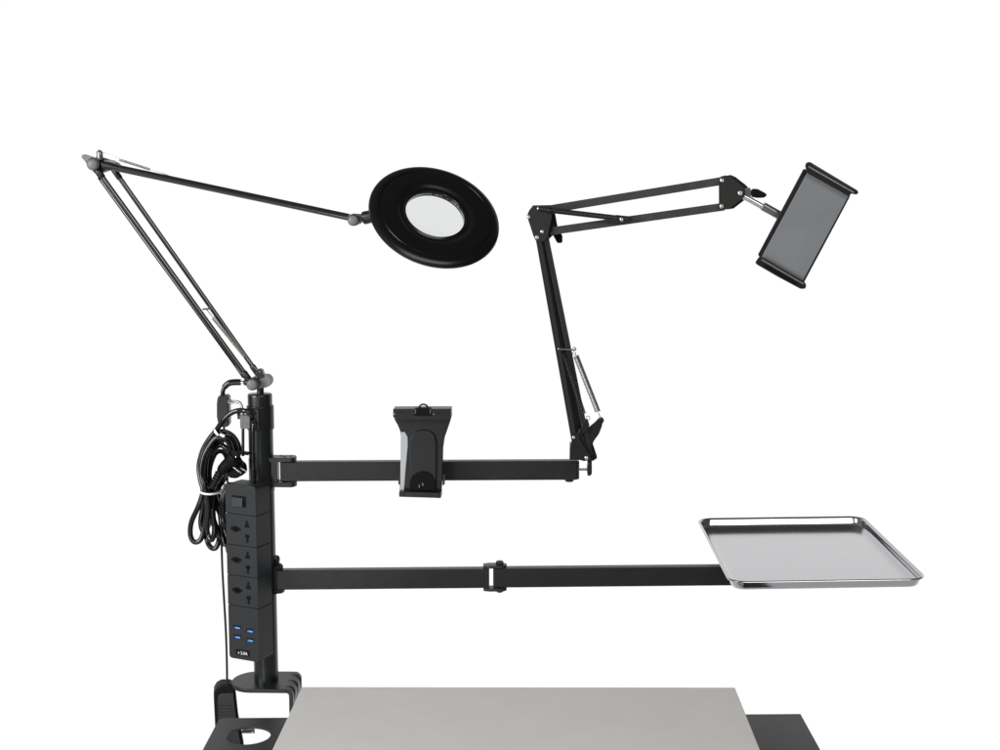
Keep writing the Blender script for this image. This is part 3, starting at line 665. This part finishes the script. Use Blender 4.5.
# zip ties
def tie(px0, py0, px1, py1, Yc, dpth, parent, t=0.0011, h=0.0026):
    a, c = P(px0, py0, Yc), P(px1, py1, Yc); m = (a+c)/2; ax = (c-a)/2; n = 40; bm_pts_o, bm_pts_i = [], []
    d = V((0, dpth, 0)); upn = ax.cross(d).normalized()*h/2
    b = MB(); rings = []
    for i in range(n+1):
        t_ = 2*math.pi*i/n; r = ax*math.cos(t_) + d*math.sin(t_); k = 1 + t/ax.length
        rings.append([m + r - upn, m + r*k - upn, m + r*k + upn, m + r + upn])
    b.loft(rings); return b.build('cable_tie', 'white', parent)
tie(201.6, 490.5, 220.8, 491.5, 1.888, 0.020, cord)
tie(215.3, 429.5, 221.6, 436.5, 1.884, 0.008, cord, h=0.0030)
MB().bar(P(220.5, 434.5, 1.874), P(224.5, 436.3, 1.872), 0.0035, 0.003).build('tie_head', 'white', cord)
# plug at the end of the lead
p0, p1 = P(211.5, 488, 1.872), P(219.8, 472, 1.869)
b = MB(); ax = (p1-p0).normalized(); L = (p1-p0).length
for i in range(6):
    b.lathe(p0 + ax*L*i/6, ax, [(0.0040, 0), (0.0050+0.0002*i, 0.0008), (0.0050+0.0002*i, L/6*0.6), (0.0042, L/6*0.72), (0.0042, L/6*1.05)], n=20)
b.build('plug_relief', 'rubber', cord)
q1 = P(236.5, 457, 1.866)
pg = MB().lathe(p1, q1-p1, [(0.0055, 0), (0.0078, 0.004), (0.0092, 0.012), (0.0100, 0.022), (0.0122, 0.027), (0.0128, 0.032), (0.0115, 0.034)], n=28).build('plug', 'matte', cord, bevel=0.0006, label='black mains plug')
MB().poly([(228, 466), (238, 461), (244, 466), (245, 474), (236, 479), (228, 478)], 1.866, 0.020).build('plug_socket_cover', 'matte', pg, bevel=0.003)
MB().cyl(P(232, 466.0, 1.862), P(241.5, 473.3, 1.858), u(0.75)).build('prong', 'chrome', pg)
MB().cyl(P(236, 456.5, 1.862), P(233.5, 463.5, 1.858), u(0.8)).build('prong', 'chrome', pg)
MB().cyl(P(241, 468.2, 1.862), P(246.3, 471.3, 1.856), u(0.75)).build('prong', 'zinc', pg)

# cord clip hanging from the collar
cc_ = root('cord_clip', 'small grey cord clip on the left side of the collar high on the post', 'cord clip', P(244, 429, 1.885))
MB().poly([(239.6, 415.5), (249.8, 415.8), (249.8, 429), (240.2, 428.6)], 1.874, 0.014).build('clip_block', 'knob', cc_, bevel=0.0008)
MB().poly([(236.5, 412), (240, 411), (240.2, 419), (237.6, 419.5)], 1.880, 0.006).build('clip_tab', 'blackmetal', cc_, bevel=0.0006)
MB().cyl(P(243, 428, 1.882), P(243, 456, 1.882), u(1.5)).build('hanger_rod', 'plastic', cc_)
MB().cyl(P(236.2, 452, 1.892), P(248.5, 453.5, 1.892), u(2.0)).build('hanger_foot', 'blackmetal', cc_)
MB().tube([P(228, 400.3, 1.884), P(233, 401.3, 1.884), P(238.5, 401.8, 1.882), P(241.3, 405, 1.880), P(242.5, 409.5, 1.878), P(243.5, 416, 1.878)], u(1.25), n=12).build('hook_wire', 'springsteel', cc_)
MB().tube([P(228, 402.3, 1.883), P(233, 403.5, 1.883), P(237.5, 403.6, 1.882)], u(0.8), n=12).build('hook_wire', 'greyspring', cc_)

# thin cables hanging beside the strip
thin = root('thin_cable_bundle', 'bunch of thin black cables looped between the tied thick cord and the power strip', 'cables', P(226, 550, 1.89))
rnd = random.Random(3)
for k, (x0, x1, ybot, Yk) in enumerate(((221, 229, 546, 1.884), (224, 231, 553, 1.890), (222.5, 233, 538, 1.878), (226, 232, 548, 1.896))):
    MB().tube([P(225+k*1.5, 484, Yk), P(x0-0.5, 500, Yk), P(x0+rnd.uniform(-1, 1), 520, Yk-0.003), P(x0+1.5, ybot-9, Yk), P((x0+x1)/2+0.5, ybot, Yk), P(x1-0.5, ybot-8, Yk+0.004), P(x1+rnd.uniform(-1, 0.6), 516, Yk+0.006), P(x1-1, 495, Yk+0.008), P(229+k, 482, Yk+0.01)], u(1.15), n=10).build('cable', 'rubber', thin)

# ------------------------------------------------------------ adapter hanging behind the lower board
YA = 1.893
ad = root('power_adapter', 'black power adapter hanging on its own cord behind the left corner of the lower board', 'power adapter', P(228, 750, YA+0.01))
body = MB().poly([(213.8, 700), (214.2, 692), (217, 687.5), (221.5, 685), (231, 684.6), (234.3, 687.5), (236, 694), (238.6, 718), (244.4, 748), (218, 750), (215.4, 733)], YA, 0.026, dx=-0.0065).build('adapter_body', 'matte', ad, bevel=0.003, segs=4)
MB().poly([(217.2, 700), (218.2, 696), (222, 693.6), (233.5, 693), (236, 718), (241.5, 746), (219.5, 748)], YA-0.0012, 0.003, dx=-0.0008).build('face_plate', 'plastic', body, bevel=0.001, segs=3)
for i in range(4):
    MB().bar(P(217.8+0.1*i, 706+3.2*i, YA-0.0014), P(235.2+0.3*i, 705.7+3.2*i, YA-0.0014), 0.0011, 0.0012).build('grip_rib', 'blackmetal', body)
for dy, dz in ((0.006, 730.2), (0.017, 728.6)):
    q = P(242, dz+1.2, YA+dy)
    MB().box(q + V((u(7), 0, 0)), (u(6.5), 0, 0), (0, 0.0009, 0), (0, 0, 0.0028)).build('prong', 'springsteel', ad, bevel=0.0003)
MB().cyl(P(242, 731.7, YA+0.004), P(254, 731.2, YA+0.004), u(1.4)).build('prong_sleeve', 'rubber', ad)
MB().sphere(P(252.4, 732.4, YA+0.001), u(1.1), n=10).build('prong_tip', 'chrome', ad)
b = MB()
for i in range(4):
    b.lathe(P(227.2, 690-2.6*i, YA+0.004), (0, 0, 1), [(u(2.7-0.4*i), 0), (u(2.9-0.4*i), 0.001), (u(2.5-0.4*i), 0.0028), (u(1.7), 0.0038)], n=16)
b.build('strain_relief', 'rubber', ad)
MB().tube([P(227.1, 684, YA+0.004), P(226.8, 660, YA), P(225.8, 630, YA-0.004), P(223.8, 595, YA-0.008), P(222.2, 565, YA-0.008), P(221.6, 535, YA-0.004), P(222.5, 505, YA), P(224, 488, YA+0.004)], u(1.2), n=12).build('cord', 'rubber', ad)

# ------------------------------------------------------------ studio light
w = bpy.data.worlds.new('World'); sc.world = w; w.use_nodes = True
nt = w.node_tree; bg = nt.nodes['Background']
tc = nt.nodes.new('ShaderNodeTexCoord'); sx = nt.nodes.new('ShaderNodeSeparateXYZ'); nt.links.new(tc.outputs['Generated'], sx.inputs[0])
def N_(t): return nt.nodes.new(t)
def smooth(src, a, b):
    n = N_('ShaderNodeMapRange'); n.interpolation_type = 'SMOOTHSTEP'
    n.inputs['From Min'].default_value = a; n.inputs['From Max'].default_value = b
    nt.links.new(src, n.inputs['Value']); return n.outputs['Result']
def mathn(op, a, b):
    n = N_('ShaderNodeMath'); n.operation = op
    for i_, x_ in enumerate((a, b)):
        if isinstance(x_, (int, float)): n.inputs[i_].default_value = x_
        else: nt.links.new(x_, n.inputs[i_])
    return n.outputs[0]
# white cove behind the things (it ends some way overhead), dim studio at the camera's back, a little lighter on the left
back = smooth(sx.outputs['Y'], 0.30, 0.62)
over = smooth(sx.outputs['Z'], 0.80, 0.20)
left = smooth(sx.outputs['X'], 0.6, -0.9)
low = smooth(sx.outputs['Z'], -0.15, -0.6)
room = mathn('ADD', mathn('ADD', 0.10, mathn('MULTIPLY', left, 0.16)), mathn('MULTIPLY', low, 0.50))
cove = mathn('MULTIPLY', back, over)
val = mathn('ADD', mathn('MULTIPLY', room, mathn('SUBTRACT', 1.0, cove)), mathn('MULTIPLY', cove, 1.02))
cr = N_('ShaderNodeCombineXYZ')
for i_ in range(3): nt.links.new(val, cr.inputs[i_])
nt.links.new(cr.outputs[0], bg.inputs['Color'])
bg.inputs['Strength'].default_value = 1.0
def area(name, loc, tgt, sx_, sy_, power, col=(1, 1, 1)):
    l = bpy.data.lights.new(name, 'AREA'); l.shape = 'RECTANGLE'; l.size = sx_; l.size_y = sy_; l.energy = power; l.color = col
    o = bpy.data.objects.new(name, l); C.objects.link(o); o.location = loc
    o.rotation_euler = (V(tgt)-V(loc)).to_track_quat('-Z', 'Y').to_euler(); return o
area('softbox_key', (-2.2, 0.0, 1.9), (0, 1.9, 1.1), 1.1, 1.8, 100)
area('softbox_front', (0.9, -1.0, 3.1), (0.2, 1.9, 1.0), 2.8, 1.2, 56)
area('softbox_low', (-0.9, -0.4, 0.35), (0, 1.9, 1.2), 0.5, 0.5, 8)
sc.view_settings.view_transform = 'Standard'; sc.view_settings.look = 'None'; sc.view_settings.exposure = 0
sc.cycles.max_bounces = 10; sc.cycles.transmission_bounces = 8
for o in bpy.data.objects:
    if '_w' in o: del o['_w']
